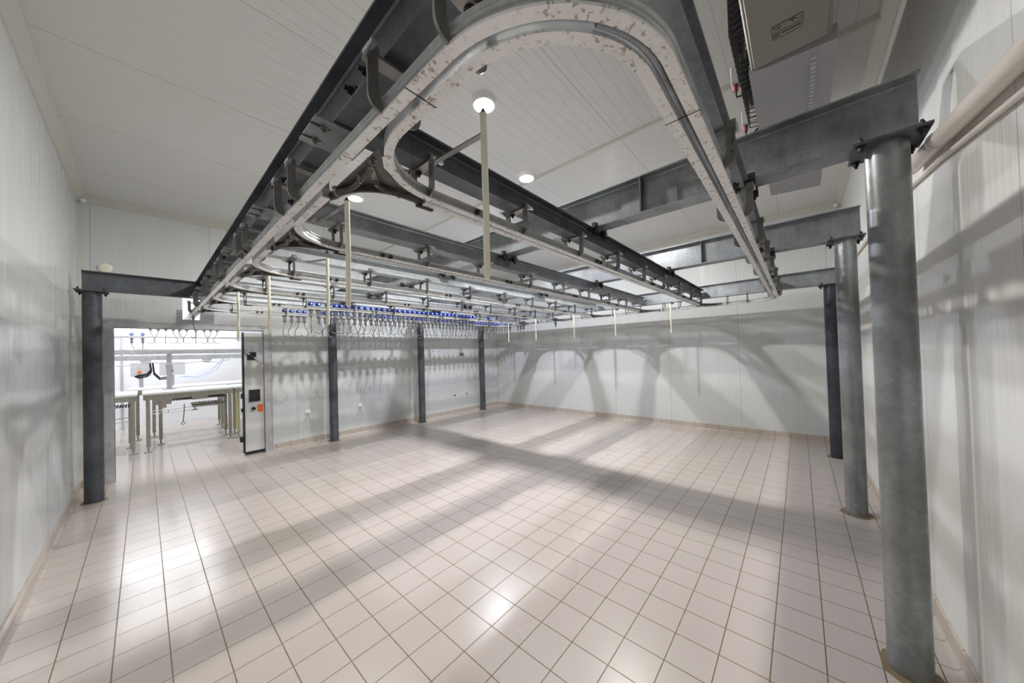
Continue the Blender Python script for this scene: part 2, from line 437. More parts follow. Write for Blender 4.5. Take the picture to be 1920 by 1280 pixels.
# ------------------------------------------------------------------ columns
def column(x, y, ztop, mt, label, cut=0):
    t = thing('steel_column', label, 'column', (x, y, 0), 'round steel columns')
    r = .0725
    rs = []
    for z, q in ((0, r), (ztop-.012, r)): rs.append([(x+q*math.cos(2*PI*i/40), y+q*math.sin(2*PI*i/40), z) for i in range(40)])
    part('pipe', MB().loft(rs), mt, t, 30)
    c = part('cap_plate', MB().box(x-.12, x+.12, y-.12, y+.12, ztop-.012, ztop), M_GALVD, t)
    ps = [(x+sx*.092, y+sy*.092) for sx in (-1, 1) for sy in (-1, 1)]
    parts('bolt', [MB().nut((*p, ztop), (0, 0, 1), .011, .012).nut((*p, ztop-.012), (0, 0, -1), .012, .014) for p in ps], M_DARK, c, 40)
    random.seed(int(x*100+y*10))
    pts = [(x+(r+.018+.028*random.random())*math.cos(a*PI/9), y+(r+.018+.028*random.random())*math.sin(a*PI/9)) for a in range(18)]
    part('mortar_ring', MB().poly(pts, 0, .004), M_RUST, t, label='ochre mortar stain round the foot')
    return t
ZC = 2.472
CX = (1.46, 3.33, 5.26)
column(CX[0], -1.69, ZC, M_COL, 'nearest grey steel column, standing by the right wall close to the camera')
column(CX[1], -1.69, ZC, M_COL, 'middle grey steel column of the three along the right wall')
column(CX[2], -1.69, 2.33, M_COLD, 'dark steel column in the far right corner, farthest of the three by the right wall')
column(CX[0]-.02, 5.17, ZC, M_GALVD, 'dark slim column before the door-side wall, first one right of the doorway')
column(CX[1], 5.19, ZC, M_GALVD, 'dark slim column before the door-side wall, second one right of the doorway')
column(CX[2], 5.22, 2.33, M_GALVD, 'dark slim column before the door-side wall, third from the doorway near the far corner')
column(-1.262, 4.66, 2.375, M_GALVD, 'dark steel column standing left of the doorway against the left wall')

# ------------------------------------------------------------------ beams
YK = [-1.118, -.155, .785, 1.73, 2.63, 3.57, 4.47]
XM, XK = -.402, 5.30
def beam(name, label, axis, c, a0, a1, z0, z1, wd, mt, cat='steel beam'):
    mid = (a0+a1)/2
    loc = (mid, c, z0) if axis == 'x' else (c, mid, z0)
    t = thing(name, label, cat, loc)
    part('i_section', MB().ibeam(axis, c, a0, a1, z0, z1, wd), mt, t)
    return t
ZB0, ZB1 = 2.472, 2.735
xb_ = [(CX[0], 'big galvanised cross beam resting on the nearest column, overhead at right'),
       (CX[1], 'big galvanised cross beam resting on the middle right column')]
cross = []
for x, lab in xb_:
    t = beam('cross_beam', lab, 'y', x, -1.79, 5.30, ZB0, ZB1, .135, M_GALV); cross.append(t)
    parts('stiffener_plate', [MB().box(x-.064, x-.006, -.56, -.55, ZB0+.012, ZB1-.012), MB().box(x+.006, x+.064, -.56, -.55, ZB0+.012, ZB1-.012)], M_GALVD, t)
# bolted splice on the first cross beam
x = CX[0]
part('splice_plate', MB().box(x-.013, x-.005, -.78, -.40, ZB0+.03, ZB0+.15), M_GALV, cross[0])
t = beam('edge_beam', 'grey steel beam along the back, resting on the dark far right column', 'y', CX[2], -1.78, 5.30, 2.33, 2.545, .11, M_GALV)
mt_ = thing('edge_beam', 'long dark steel beam running overhead from top centre down to the doorway', 'steel beam', (-.385, 1.3, 2.362), None)
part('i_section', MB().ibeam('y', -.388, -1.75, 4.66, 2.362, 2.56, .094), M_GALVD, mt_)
lb = thing('edge_beam', 'short dark steel beam on top of the column left of the doorway', 'steel beam', (-.9, 4.6, 2.375), None)
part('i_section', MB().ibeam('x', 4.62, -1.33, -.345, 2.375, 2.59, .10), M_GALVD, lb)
# slotted joint plates and bolts under the long beam
for k in range(1, 7):
    y = YK[k]+.09
    if k == 6: y -= .2
    p = part('slotted_plate', MB().box(-.492, -.30, y-.09, y+.09, 2.352, 2.360), M_GALV, mt_)
    parts('slot', [MB().poly([(-.465+.035*math.cos(a*PI/6), y+dy+.007*math.sin(a*PI/6)) for a in range(12)], 2.3505, 2.3525) for dy in (-.045, .045)], M_DARK, p)
    parts('slot_bolt', [MB().nut((-.452, y+dy, 2.351), (0, 0, -1), .009, .008) for dy in (-.045, .045)], M_SPRING, p, 40)
    parts('web_bolt', [MB().nut((-.392, y+dy, 2.45), (-1, 0, 0), .014, .016) for dy in (-.16, -.27)], M_DARK, mt_, 40)
names = ['first', 'second', 'third', 'fourth', 'fifth', 'sixth', 'seventh']
plab = ['steel joist above the outermost track on the right side, beside the nearest column',
        'dark steel joist directly behind the brightest lamp, above the first branch track',
        'steel joist above the second branch track, next beyond the dark joist',
        'steel joist above the third branch track, third beyond the outermost joist at right',
        'steel joist above the fourth branch track, between the third and the row of hooks',
        'steel joist above the nearer row of hooks with blue wheels',
        'steel joist above the row of hooks nearest the door-side wall']
ZP0, ZP1 = 2.345, 2.468
for k in range(7):
    y = YK[k] + (.13 if k == 6 else 0)
    t = thing('track_joist', plab[k], 'steel beam', (2.4, y, ZP0))
    part('i_section', MB().ibeam('x', y, -.335 if k else -.30, CX[2]-.06, ZP0, ZP1, .095), M_GALV_LIT if k > 2 else (M_GALVD if k == 1 else M_GALV), t)  # lit far joists lighter, backlit one darker: lighting put into the colour
    for x in CX[:2]:
        for sx in (-1, 1):
            xx = x+sx*.075
            s = MB().box(xx-.03, xx+.03, y-.075, y+.075, ZP1-.014, ZP1-.006+.004)
            c = part('clamp_plate', s, M_DARK, t)
            for sy in (-1, 1):
                q = MB().box(xx-.02, xx+.02, y+sy*.06-.018, y+sy*.06+.018, ZP1-.045, ZP1-.014).box(xx-.02, xx+.02, y+sy*.06-.016, y+sy*.06+.016, ZP1, ZP1+.03)
                part('clamp_bolt', q.nut((xx, y+sy*.06, ZP1-.045), (0, 0, -1), .009, .01), M_DARK, c, 40)

# ------------------------------------------------------------------ overhead track
ZR = 2.199
G = .0270      # half gauge: offset of each rail from the track centre
HW = .0150
PROF = [(-HW+.001, ZR+.006), (HW-.001, ZR+.006), (HW-.001, ZR+.009), (HW-.005, ZR+.012), (HW-.005, ZR+.019), (HW-.001, ZR+.021), (HW-.001, ZR+.030), (HW-.005, ZR+.032), (HW+.002, ZR+.037), (HW+.002, ZR+.042), (-HW, ZR+.042)]
R = .34
def arc(cx, cy, r, a0, a1, n=22):
    return [(cx+r*math.cos(math.radians(a0+(a1-a0)*i/n)), cy+r*math.sin(math.radians(a0+(a1-a0)*i/n))) for i in range(n+1)]
def rail(parent, name, pts, out):
    """out=+1: slot is on the right of travel"""
    o = part(name, MB().plan(pts, PROF, out), M_RSIDE, parent, 35)
    part('white_underside', MB().plan(pts, [(-HW, ZR), (HW, ZR), (HW, ZR+.007), (-HW, ZR+.007)], out), M_RAIL, o)
    return o

def bracket_mesh(long_=True):
    """local frame: track along +x, front side -y; z relative to ZR; hangs from the joist flange"""
    h = ZP0-ZR
    o = [(-.080, h+.014), (-.080, .042)] + [(-.040+.040*math.cos(math.radians(q)), .042+.040*math.sin(math.radians(q))) for q in (195, 210, 225, 240, 255, 270)]
    i = [(-.038, .034), (-.044, .040), (-.049, .055), (-.050, h-.02), (-.050, h+.014)]
    def plate(sg, x0, x1):
        m = MB(); P = o+i; n = len(P)
        vs = [(x, sg*y, z) for x in (x0, x1) for y, z in P]
        fs = [(j, (j+1) % n, n+(j+1) % n, n+j) for j in range(n)]
        # faces as strips so the outline stays planar and clean
        no = len(o); ni = len(i)
        pairs = [(0, n-1), (1, n-2), (2, n-3), (4, n-4), (7, n-5)]
        for (a1, b1), (a2, b2) in zip(pairs, pairs[1:]):
            lo = list(range(a1, a2+1)) + list(range(b2, b1+1))
            fs.append(tuple(lo)); fs.append(tuple(n+q for q in lo)[::-1])
        return m.add(vs, fs)
    f = plate(1, -.004, .004)
    b = plate(-1, -.004, .004)
    tp = MB().box(-.020, .020, -.084, .084, h-.010, h-.001)
    tp.box(-.016, .016, -.084, -.052, h-.001, h+.020).box(-.016, .016, .052, .084, h-.001, h+.020)
    n = MB().nut((0, .030, h-.010), (0, 0, -1), .010, .009)
    return f, b, tp, n
_bp = None
def bracket(parent, x, y, ang=0):
    """ang=0: long bar faces -y"""
    global _bp
    loc = Vector((x, y, ZR)) - wloc(parent)
    if _bp is None:
        f, b, tp, n = bracket_mesh()
        o = new_obj('hanger_bracket', f, M_BRK, 30)
        cl = MB().box(-.006, .046, -.088, -.074, ZP0-ZR-.004, ZP0-ZR+.008)
        cm = MB().box(-.046, .006, .074, .088, ZP0-ZR-.004, ZP0-ZR+.008)
        for nm, q, m in (('side_plate', b, M_BRK), ('top_bar', tp, M_BRK), ('bracket_bolt', n, M_DARK), ('flange_clip', cl, M_SS), ('flange_clip', cm, M_SS)):
            c = new_obj(nm, q, m, 40); c.parent = o
        o.parent = parent; o.location = loc; o.rotation_euler = (0, 0, ang); _bp = o
        return o
    c = _bp.copy(); COL.objects.link(c); c.parent = parent; c.location = loc; c.rotation_euler = (0, 0, ang)
    for ch in _bp.children:
        q = ch.copy(); COL.objects.link(q); q.parent = c
    return c
def splice(parent, x, y, ang=0):
    """pair of joint bolts on the side of a rail"""
    ca, sa = math.cos(ang), math.sin(ang)
    def tr(px, py, pz): return (x+px*ca-py*sa, y+px*sa+py*ca, ZR+pz)
    f = -(G+HW+.001)
    parts('joint_bolt', [MB().cyl(tr(dx, f, .020), tr(dx, f-.008, .020), .014, 12).cyl(tr(dx, f-.008, .020), tr(dx, f-.019, .020), .009, 6) for dx in (-.028, .028)], M_DARK, parent, 40)

# --- outer loop -------------------------------------------------
tk = thing('overhead_track', 'outermost white double-rail track, curving round the near corner and through the wall slot', 'overhead track', (XM, 2, ZR))
y0 = YK[0]; y6 = YK[6]; y1 = YK[1]
outer = [(XM-G, 6.85), (XM-G, y0+R)] + arc(XM+R, y0+R, R+G, 180, 270)[1:] + arc(XK-R, y0+R, R+G, 270, 360) + arc(XK-R, y6-R, R+G, 0, 90) + [(XM+.5, y6+G)]
rail(tk, 'outer_rail', outer, -1)
def inner_left(k):
    """near rail of line k, joined through the curve with the inner rail of the main line"""
    yk = YK[k]
    top = [(XK-.34, yk-G)] if k < 6 else [(XK-R, yk-G)]
    if k == 6: top = arc(XK-R, yk-R, R-G, 0, 90)
    a = top + arc(XM+R, yk-R, R-G, 90, 180)
    return a
# inner rail of the near line with both ends
inn = [(XK-.34, y1-G)] + arc(XM+R, y1-R, R-G, 90, 180) + arc(XM+R, y0+R, R-G, 180, 270) + arc(XK-R, y0+R, R-G, 270, 360) + [(XK-G, y1-.24)]
rail(tk, 'inner_rail', inn, 1)
# guide tube lying in the slot of the near line
parts('rail_joint', [MB().box(XM-.046, XM+.046, -.640, -.637, ZR-.0008, ZR+.001), MB().box(.150, .153, y0-.046, y0+.046, ZR-.0008, ZR+.001), MB().box(3.1, 3.104, y0-.046, y0+.046, ZR-.0008, ZR+.001)], M_DARK, tk)
part('guide_tube', MB().tube([(x_, y_, ZR+.012) for x_, y_ in arc(XM+R, y0+R, R, 235, 270, 12) + [(3.2, y0)]], .0075, 10), M_GALV, tk, 60)
rail(tk, 'inner_rail', [(XM+G, 6.9), (XM+G, y6+.26)], 1)
# pieces of brackets along main (long bar faces -x), near line (faces -y), back line (faces +x)
for k in range(1, 7):
    for dy in (-.355, .375):
        bracket(tk, XM, YK[k]+dy, -PI/2)
for a in (4,):
    bracket(tk, XM+R-R*math.cos(math.radians(a)), y0+R-R*math.sin(math.radians(a)), -PI/2+math.radians(a))
for j in range(1, 9):
    bk = bracket(tk, -.05+.612*j, y0, 0)
    if j == 1:
        g = MB(); rg = random.Random(11)
        for q in range(10):
            z0_ = ZR+.120-.0085*q
            if q == 6: continue
            for c_ in range(3):
                yy_ = y0-.075+.0045*c_+rg.uniform(0, .001)
                if rg.random() < .8: g.box(-.05+.612-.0050, -.05+.612-.0042, yy_, yy_+.0035, z0_, z0_+rg.choice((.0018, .005)))
        part('stamped_mark', g, M_MARK, bk, label='dark stamped lettering')
for j in (1, 3, 5, 7): splice(tk, .2+.62*j, y0)
for k in range(0, 6):
    for dy in (.35, .61): bracket(tk, XK, YK[k]+dy, PI/2)
for k in range(1, 6): splice(tk, XM, YK[k]+.42, -PI/2)
# hook carrier hanging from the end of the main line near the slot is built with the hooks

# --- branches ---------------------------------------------------
blab = {1: 'white branch track under the dark joist, first branch beyond the outermost loop',
        2: 'white branch track with the second lamp shining beside its curve, second branch',
        3: 'white branch track between the second branch and the ones carrying hooks, third branch',
        4: 'white branch track just in front of the nearer row of hooks, fourth branch',
        5: 'white branch track carrying the nearer row of blue wheels and hooks',
        6: 'white branch track carrying the farther row of blue wheels and hooks'}
def coil(p0, p1, sag, r, turns, n=6):
    p0 = Vector(p0); p1 = Vector(p1); pts = []; N = turns*n
    d = (p1-p0); q = Vector((-d.y, d.x, 0)).normalized()
    for i in range(N+1):
        t = i/N; c = p0+d*t+q*sag*4*t*(1-t)
        tg = (d+q*sag*4*(1-2*t)).normalized(); a = tg.cross(Vector((0, 0, 1))).normalized(); b = tg.cross(a)
        pts.append(c+(a*math.cos(2*PI*i/n)+b*math.sin(2*PI*i/n))*r)
    return MB().tube(pts, .0022, 5)
def switch(parent, cx, cy, s):
    """small curved switch plate in the corner past the branch curve. s=1: left end; s=-1: right end"""
    def T(px, py): return (cx+s*px, cy+s*py)
    r2 = .20; n = 12
    rim = [T(.060+r2+r2*math.cos(PI+PI/2*i/n), .045+r2+r2*math.sin(PI+PI/2*i/n)) for i in range(n+1)]
    # thin plate: main rail edge, arc, branch rail edge, back along the outside of the branch curve
    back = [T(.34, .030), T(.20, -.005), T(.115, -.060), T(.060, -.150), T(.046, -.16)]
    pts = [T(.046, .045+r2)] + rim + back
    mb = MB().poly(pts, ZR+.030, ZR+.035)
    mb.plan([T(.046, .05+r2+.03)] + rim + [T(.36, .042)], [(-.005, ZR+.004), (.005, ZR+.004), (.005, ZR+.038), (-.005, ZR+.038)], 1)
    pl = part('switch_plate', mb, M_SW, parent, 30, label='dark steel switch plate')
    part('guide_bar', MB().plan([T(.32, .050), T(.40, .048)], [(-.009, ZR-.006), (.009, ZR-.006), (.009, ZR+.014), (-.009, ZR+.014)], 1), M_DARK, pl)
    P3 = lambda px, py, z=ZR+.014: (*T(px, py), z)
    part('spring', coil(P3(.075, .055), P3(.045, .20), -.016, .009, 15), M_SPRING, pl, 60)
    part('spring', coil(P3(.125, .030), P3(.225, .050), .012, .009, 13), M_SPRING, pl, 60)
    part('spring', coil(P3(.060, -.075), P3(.070, .030), -.010, .009, 12), M_SPRING, pl, 60)
    parts('pivot_bolt', [MB().nut(P3(*q, ZR+.032), (0, 0, -1), .011, .014) for q in ((.058, -.085), (.075, .045), (.125, .022), (.235, .050), (.047, .205))], M_SPRING, pl, 40)
    part('link_bar', MB().strip([P3(.060, -.07, ZR+.020), P3(.14, .045, ZR+.020)], (0, 0, 1), .006, .020), M_SPRING, pl)
for k in range(1, 7):
    yk = YK[k]
    t = thing('branch_track', blab[k], 'overhead track', (2.4, yk, ZR))
    if k > 1:
        pts = inner_left(k) + [(XM+G, YK[k-1]+.26)]
        rail(t, 'near_rail', pts, 1)
    if k < 6:
        pts = [(XM+.34, yk+G)] + arc(XK-R, yk+R, R-G, 270, 360)
        pts += [(XK-G, YK[k+1]-(.24 if k < 5 else R))]
        rail(t, 'far_rail', pts, 1)
    switch(t, XM, yk, 1)
    if k < 6: switch(t, XK, yk, -1)
    xs = [-.08+.62*j for j in range(9)]
    for x in xs:
        if k == 6 and x > 4.7: continue
        bracket(t, x, yk, 0)
    for j in (0, 2, 4, 6): splice(t, .22+.62*j, yk)

# ------------------------------------------------------------------ cream guide rods on arms
rods = [(-.045, -.50, 2.42, 1.808, .0125, 'A'), (-.165, .42, 2.36, 1.802, .0125, 'B'), (.06, 1.36, 2.30, 1.79, .0115, 'C'),
        (-.12, 2.27, 2.31, 1.775, .0115, 'D'), (-.20, 3.2, 2.28, 1.745, .0115, 'E')]
rl = ['thick cream plastic rod hanging right below the brightest lamp', 'thick cream plastic rod hanging below the second brightest lamp, left of centre',
      'thin cream rod just left of the one under the second lamp, hanging before the hooks', 'thin cream rod hanging right of the doorway leaf, beside the third branch curve',
      'cream rod hanging before the right part of the doorway']
for k, (x, y, zt, zb, r, _) in enumerate(rods):
    t = thing('guide_rod', rl[k], 'plastic rod', (x, y, zb), 'cream rods by the doorway side')
    part('rod', MB().tube([(x, y, zt), (x+.002, y, (zt+zb)/2), (x-.004, y-.002, zb+.01), (x-.004, y-.002, zb)], [r, r, r, r*.7], 14), M_CREAM, t, 50)
    yj = YK[k+1]
    mb = MB().strip([(x-.03, yj-.03, ZP0-.006), (x, y, zt-.004 if zt < 2.36 else ZP0)], (0, 0, 1), .006, .022)
    if zt > 2.35: mb.box(x-.008, x+.008, y-.008, y+.008, ZP0-.006, zt)
    a = part('arm', mb, M_BRK, t)
    part('arm_bolt', MB().nut((x, y, max(zt, ZP0)), (0, 0, 1), .009, .009), M_DARK, a, 40)
frods = [(.29, 'rightmost of the five short cream rods hanging in front of the back wall'),
         (1.29, 'second from the right of the cream rods hanging in front of the back wall'),
         (2.19, 'middle one of the five cream rods hanging in front of the back wall'),
         (3.20, 'second from the left of the five cream rods before the back wall'),
         (4.05, 'leftmost of the five cream rods before the back wall, near the hooks')]
for y, lab in frods:
    x = 5.10
    t = thing('guide_rod', lab, 'plastic rod', (x, y, 1.79), 'cream rods before the back wall')
    part('rod', MB().tube([(x, y, 2.30), (x, y, 1.80), (x, y, 1.79)], [.0125, .0125, .008], 14), M_CREAM, t, 50)
    a = part('arm', MB().strip([(x, y, 2.303), (XK-.05, y+.02, 2.323)], (0, 0, 1), .006, .022).box(XK-.06, XK-.04, y-.01, y+.03, 2.30, 2.335), M_BRK, t)
    part('arm_bolt', MB().nut((x, y, 2.306), (0, 0, 1), .008, .008), M_DARK, a, 40)

# ------------------------------------------------------------------ hooks
def hook_proto():
    # local: track along x, z=0 at the underside of the rail
    o = bpy.data.objects.new('meat_hook', None); COL.objects.link(o); o.empty_display_size = .03
    for s in (-1, 1):
        wmb = MB()
        rs = []
        for yy, r in ((.017, .012), (.018, .023), (.022, .027), (.034, .027), (.038, .023), (.039, .012)):
            rs.append([(r*math.cos(2*PI*i/20), s*yy, .070+r*math.sin(2*PI*i/20)) for i in range(20)])
        wh = new_obj('wheel', wmb.loft(rs), M_BLUE, 40); wh.parent = o
        hb = new_obj('wheel_hub', MB().cyl((0, s*.036, .070), (0, s*.0435, .070), .0105, 14), M_WHITEP, 40); hb.parent = wh
    mb = MB().cyl((0, -.018, .070), (0, .018, .070), .008, 10).box(-.010, .010, -.0055, .0055, -.012, .078)
    rs = []
    for z, a, b in ((-.006, .031, .020), (-.014, .031, .020), (-.018, .021, .015), (-.070, .0135, .012), (-.074, .022, .016), (-.092, .021, .016), (-.100, .010, .010)):
        rs.append([(-a, -b, z), (a, -b, z), (a, b, z), (-a, b, z)])
    blk = new_obj('hanger_block', mb.loft(rs), M_BLOCK); blk.parent = o
    st = new_obj('swivel_collar', MB().cyl((0, 0, -.092), (0, 0, -.112), .011, 12).box(-.026, .026, -.004, .004, -.086, -.080), M_HOOK, 40); st.parent = blk
    pts = [(0, -.10), (0, -.135), (-.006, -.155), (-.022, -.190), (-.042, -.225), (-.052, -.256), (-.050, -.285), (-.036, -.308), (-.012, -.322), (.014, -.320), (.036, -.306), (.056, -.288)]
    # smooth by Catmull-Rom
    P = []
    for i in range(len(pts)-1):
        p0 = pts[max(i-1, 0)]; p1 = pts[i]; p2 = pts[i+1]; p3 = pts[min(i+2, len(pts)-1)]
        for j in range(3):
            t = j/3
            P.append(tuple(.5*((2*p1[c])+(-p0[c]+p2[c])*t+(2*p0[c]-5*p1[c]+4*p2[c]-p3[c])*t*t+(-p0[c]+3*p1[c]-3*p2[c]+p3[c])*t**3) for c in (0, 1)))
    P.append(pts[-1])
    hk = new_obj('hook', MB().tube([(p[0], 0, p[1]) for p in P], [.0052]*(len(P)-4)+[.0046, .0038, .0028, .0012], 8), M_HOOK, 60); hk.parent = o
    return o
HP = hook_proto()
first = [True]
ORD = ['first', 'second', 'third', 'fourth', 'fifth', 'sixth', 'seventh', 'eighth', 'ninth', 'tenth', 'eleventh', 'twelfth', 'thirteenth', 'fourteenth', 'fifteenth', 'sixteenth', 'seventeenth', 'eighteenth', 'nineteenth', 'twentieth']
TENS = {2: 'twenty', 3: 'thirty', 4: 'forty', 5: 'fifty', 6: 'sixty'}
def ordn(n):
    if n <= 20: return ORD[n-1]
    if n % 10 == 0: return TENS[n//10][:-1]+'ieth'
    return TENS[n//10]+'-'+ORD[n % 10-1]
def place_hook(x, y, ang, tw, label, group, z=ZR):
    if first[0]: o = HP; first[0] = False
    else: o = copy_tree(HP)
    o.location = (x, y, z); o.rotation_euler = (0, 0, ang)
    for ch in o.children:
        if ch.name.startswith('hook'): ch.rotation_euler = (0, 0, tw)
    tag(o, label, 'hook', group)
    return o
rnd = random.Random(3)
gA = 'hooks on the nearer track'
xs = [.61, .70, .82, .92, .995]
while xs[-1] < 3.46: xs.append(xs[-1]+.090+rnd.uniform(-.004, .004))
tws = ['facing left', 'facing right', 'turned edge-on']
for i, x in enumerate(xs):
    place_hook(x, YK[5], 0, rnd.uniform(-PI, PI), 'steel hook under blue wheels on the nearer hook track, %s from the left' % ordn(i+1), gA)
place_hook(3.96, YK[5], 0, .3, 'lone steel hook at the right of the nearer hook track, apart from the row', gA)
gB = 'hooks on the farther track'
pos = [(x, YK[6], 0) for x in (.53, .62, .71, .79)]
x = 1.0
while x < XK-R: pos.append((x, YK[6], 0)); x += .094+rnd.uniform(-.004, .004)
for a in (80, 68, 56, 44, 32, 20, 8): pos.append((XK-R+R*math.cos(math.radians(a)), YK[6]-R+R*math.sin(math.radians(a)), math.radians(a-90)))
for yy in (3.91, 3.82, 3.73): pos.append((XK, yy, -PI/2))
for i, (x, y, a) in enumerate(pos):
    place_hook(x, y, a, [.9, .1, -.6, PI+.2][i] if i < 4 else rnd.uniform(-PI, PI), 'steel hook under blue wheels on the farther hook track, %s from the left' % ordn(i+1), gB)
place_hook(XK, 2.79, -PI/2, .8, 'lone hook with blue wheels on the back line, right of all the rows', 'hooks on the back line')
place_hook(XM, 5.22, PI/2, .4, 'hook hanging at the wall slot above the doorway, nearest of those at the door', 'hooks by the doorway')

# ------------------------------------------------------------------ ceiling lamps
ll = ['brightest round ceiling lamp, glowing near the top centre above the thick cream rod',
      'glowing round ceiling lamp left of centre beside the second branch curve',
      'smaller looking glowing ceiling lamp at the end of the ceiling joint strip',
      'round ceiling lamp behind the joists toward the far left corner',
      'round ceiling lamp behind the first cross beam, toward the far right']
for (x, y, c, s), lab in zip(LAMPS, ll):
    t = thing('ceiling_lamp', lab, 'lamp', (x, y, H), 'round ceiling lamps')
    part('housing', MB().cyl((x, y, H), (x, y, H-.03), .10, 32, .095), M_LAMPBODY, t, 40)
    rad = .042 if s > .7 else .036
    rim = [[(x+q*math.cos(2*PI*j/32), y+q*math.sin(2*PI*j/32), z) for j in range(32)] for q, z in ((.094, H-.03), (.090, H-.052), (.082, H-.052), (.078, H-.032))]
    part('rim', MB().loft(rim, cap=False), M_LAMPBODY, t, 40)
    rs = [[(x+rad*math.cos(PI/2*i/6)*math.cos(2*PI*j/24)+1e-6, y+rad*math.cos(PI/2*i/6)*math.sin(2*PI*j/24), H-.031-rad*.75*math.sin(PI/2*i/6)) for j in range(24)] for i in range(6)]
    part('lens', MB().loft(rs), lamp_mat(c, s*(.055/rad)**2*1.15), t, 60)

# ------------------------------------------------------------------ ceiling cooler
cy0, cy1, cz = -1.515, -1.20, 3.02
t = thing('ceiling_cooler', 'long beige air cooler hanging from the ceiling above the nearest column', 'air cooler', (1.6, (cy0+cy1)/2, cz))
part('casing', MB().bev(-.05, 3.1, cy0, cy1, cz, cz+.5, .006), M_UNIT, t)
mb = MB().bev(-.04, 1.285, cy0+.02, cy1-.015, cz-.014, cz, .003)
bp = part('bottom_panel', mb, M_UNIT, t)
rs = []
part('drip_pan', MB().loft([[(1.31, cy0-.02, cz-.035), (1.31, cy1+.01, cz-.012), (1.31, cy1+.01, cz+.04), (1.31, cy0-.02, cz+.04)],
                            [(3.12, cy0-.02, cz-.075), (3.12, cy1+.01, cz-.05), (3.12, cy1+.01, cz+.04), (3.12, cy0-.02, cz+.04)]]), M_PAN, t)
parts('pan_rivet', [MB().box(1.36+i*.035, 1.375+i*.035, cy0+.055, cy0+.075, cz-.046-i*.0008, cz-.03) for i in range(26)], M_GREYB, t)
# label plate with print
lp = part('rating_plate', MB().box(1.055, 1.138, -1.408, -1.300, cz-.017, cz-.013), M_UNIT, bp)
mb = MB()
def lab_(u0, u1, v, hh):      # u along -y from the left end, v down from the upper edge (along +x)
    mb.box(1.055+v-hh, 1.055+v+hh, -1.300-u1, -1.300-u0, cz-.0182, cz-.0165)
for q in [(.006, .012, .012, .003), (.018, .024, .012, .003), (.060, .085, .010, .003), (.070, .080, .022, .002), (.088, .094, .020, .002), (.010, .030, .024, .0015), (.030, .0325, .020, .009), (.042, .048, .016, .0015),
          (.100, .102, .020, .006), (.006, .102, .044, .0012), (.004, .028, .056, .002), (.004, .028, .068, .002), (.034, .102, .060, .003)]: lab_(*q)
for e in ((1.055, 1.138, -1.408, -1.4065), (1.055, 1.138, -1.3015, -1.300), (1.055, 1.0565, -1.408, -1.3), (1.1365, 1.138, -1.408, -1.3)): mb.box(*e, cz-.0182, cz-.0165)
part('printed_lines', mb, M_MARK, bp)
for gx in (1.02, 1.50):
    g = MB()
    yy = cy1+.005
    for i in range(13):
        z = cz+.03+i*.034
        g.tube([(gx, yy, z), (gx+.015, yy+.055, z), (gx+.42, yy+.055, z), (gx+.435, yy, z)], .003, 5)
    for i in range(10):
        x = gx+.015+i*.045
        g.tube([(x, yy, cz+.02), (x, yy+.057, cz+.03), (x, yy+.057, cz+.44), (x, yy, cz+.45)], .003, 5)
    fg = part('fan_guard', g, M_FAN, t, 60)
    part('fan_blade', MB().loft([[(gx+.217+.16*math.cos(a*PI/8), yy+.02, cz+.235+.16*math.sin(a*PI/8)) for a in range(16)], [(gx+.217+.16*math.cos(a*PI/8), yy+.035, cz+.235+.16*math.sin(a*PI/8)) for a in range(16)]]), M_BLACK, fg)
    jb = part('junction_box', MB().bev(gx+.40, gx+.47, yy+.06, yy+.10, cz+.06, cz+.16), M_GREYB, t)
    part('cable_gland', MB().cyl((gx+.43, yy+.08, cz+.06), (gx+.43, yy+.08, cz+.02), .014, 12, .011), M_RED, jb, 40)
    part('cable', MB().tube([(gx+.43, yy+.08, cz+.02), (gx+.44, yy+.08, cz-.005), (gx+.46, yy+.05, cz), (gx+.46, yy+.01, cz+.03)], .006, 8), M_BLACK, jb, 60)
# cooler hangers to the ceiling
parts('threaded_rod', [MB().cyl((x, y, cz+.5), (x, y, H), .008, 8) for x in (.3, 1.6, 2.9) for y in (cy0+.05, cy1-.05)], M_GALV, t, 60)

# ------------------------------------------------------------------ drain pipes on the right wall
t = thing('drain_pipe', 'thick cream drain pipe sloping along the right wall behind the nearest column', 'pipe', (.6, -1.83, 2.2))
part('pipe', MB().tube([(-1.35, -1.835, 2.02), (.69, -1.835, 2.309), (1.88, -1.835, 2.474)], .034, 20), M_CREAMP, t, 60)
part('end_cap', MB().cyl((1.85, -1.835, 2.470), (1.89, -1.835, 2.4755), .037, 20), M_CREAMP, t, 60)
part('cable_tie', MB().tube([(1.42, -1.835+.038*math.cos(a*PI/6), 2.410+.038*math.sin(a*PI/6)) for a in range(13)], .003, 5), M_WHITEP, t)
t = thing('drain_pipe', 'thin cream pipe running below the thick one along the right wall', 'pipe', (.6, -1.85, 2.1))
part('pipe', MB().tube([(-1.35, -1.865, 1.95), (.77, -1.865, 2.245), (1.58, -1.865, 2.372), (2.07, -1.865, 2.43), (3.5, -1.865, 2.50), (5.9, -1.865, 2.56)], .011, 12), M_CREAMP, t, 60)

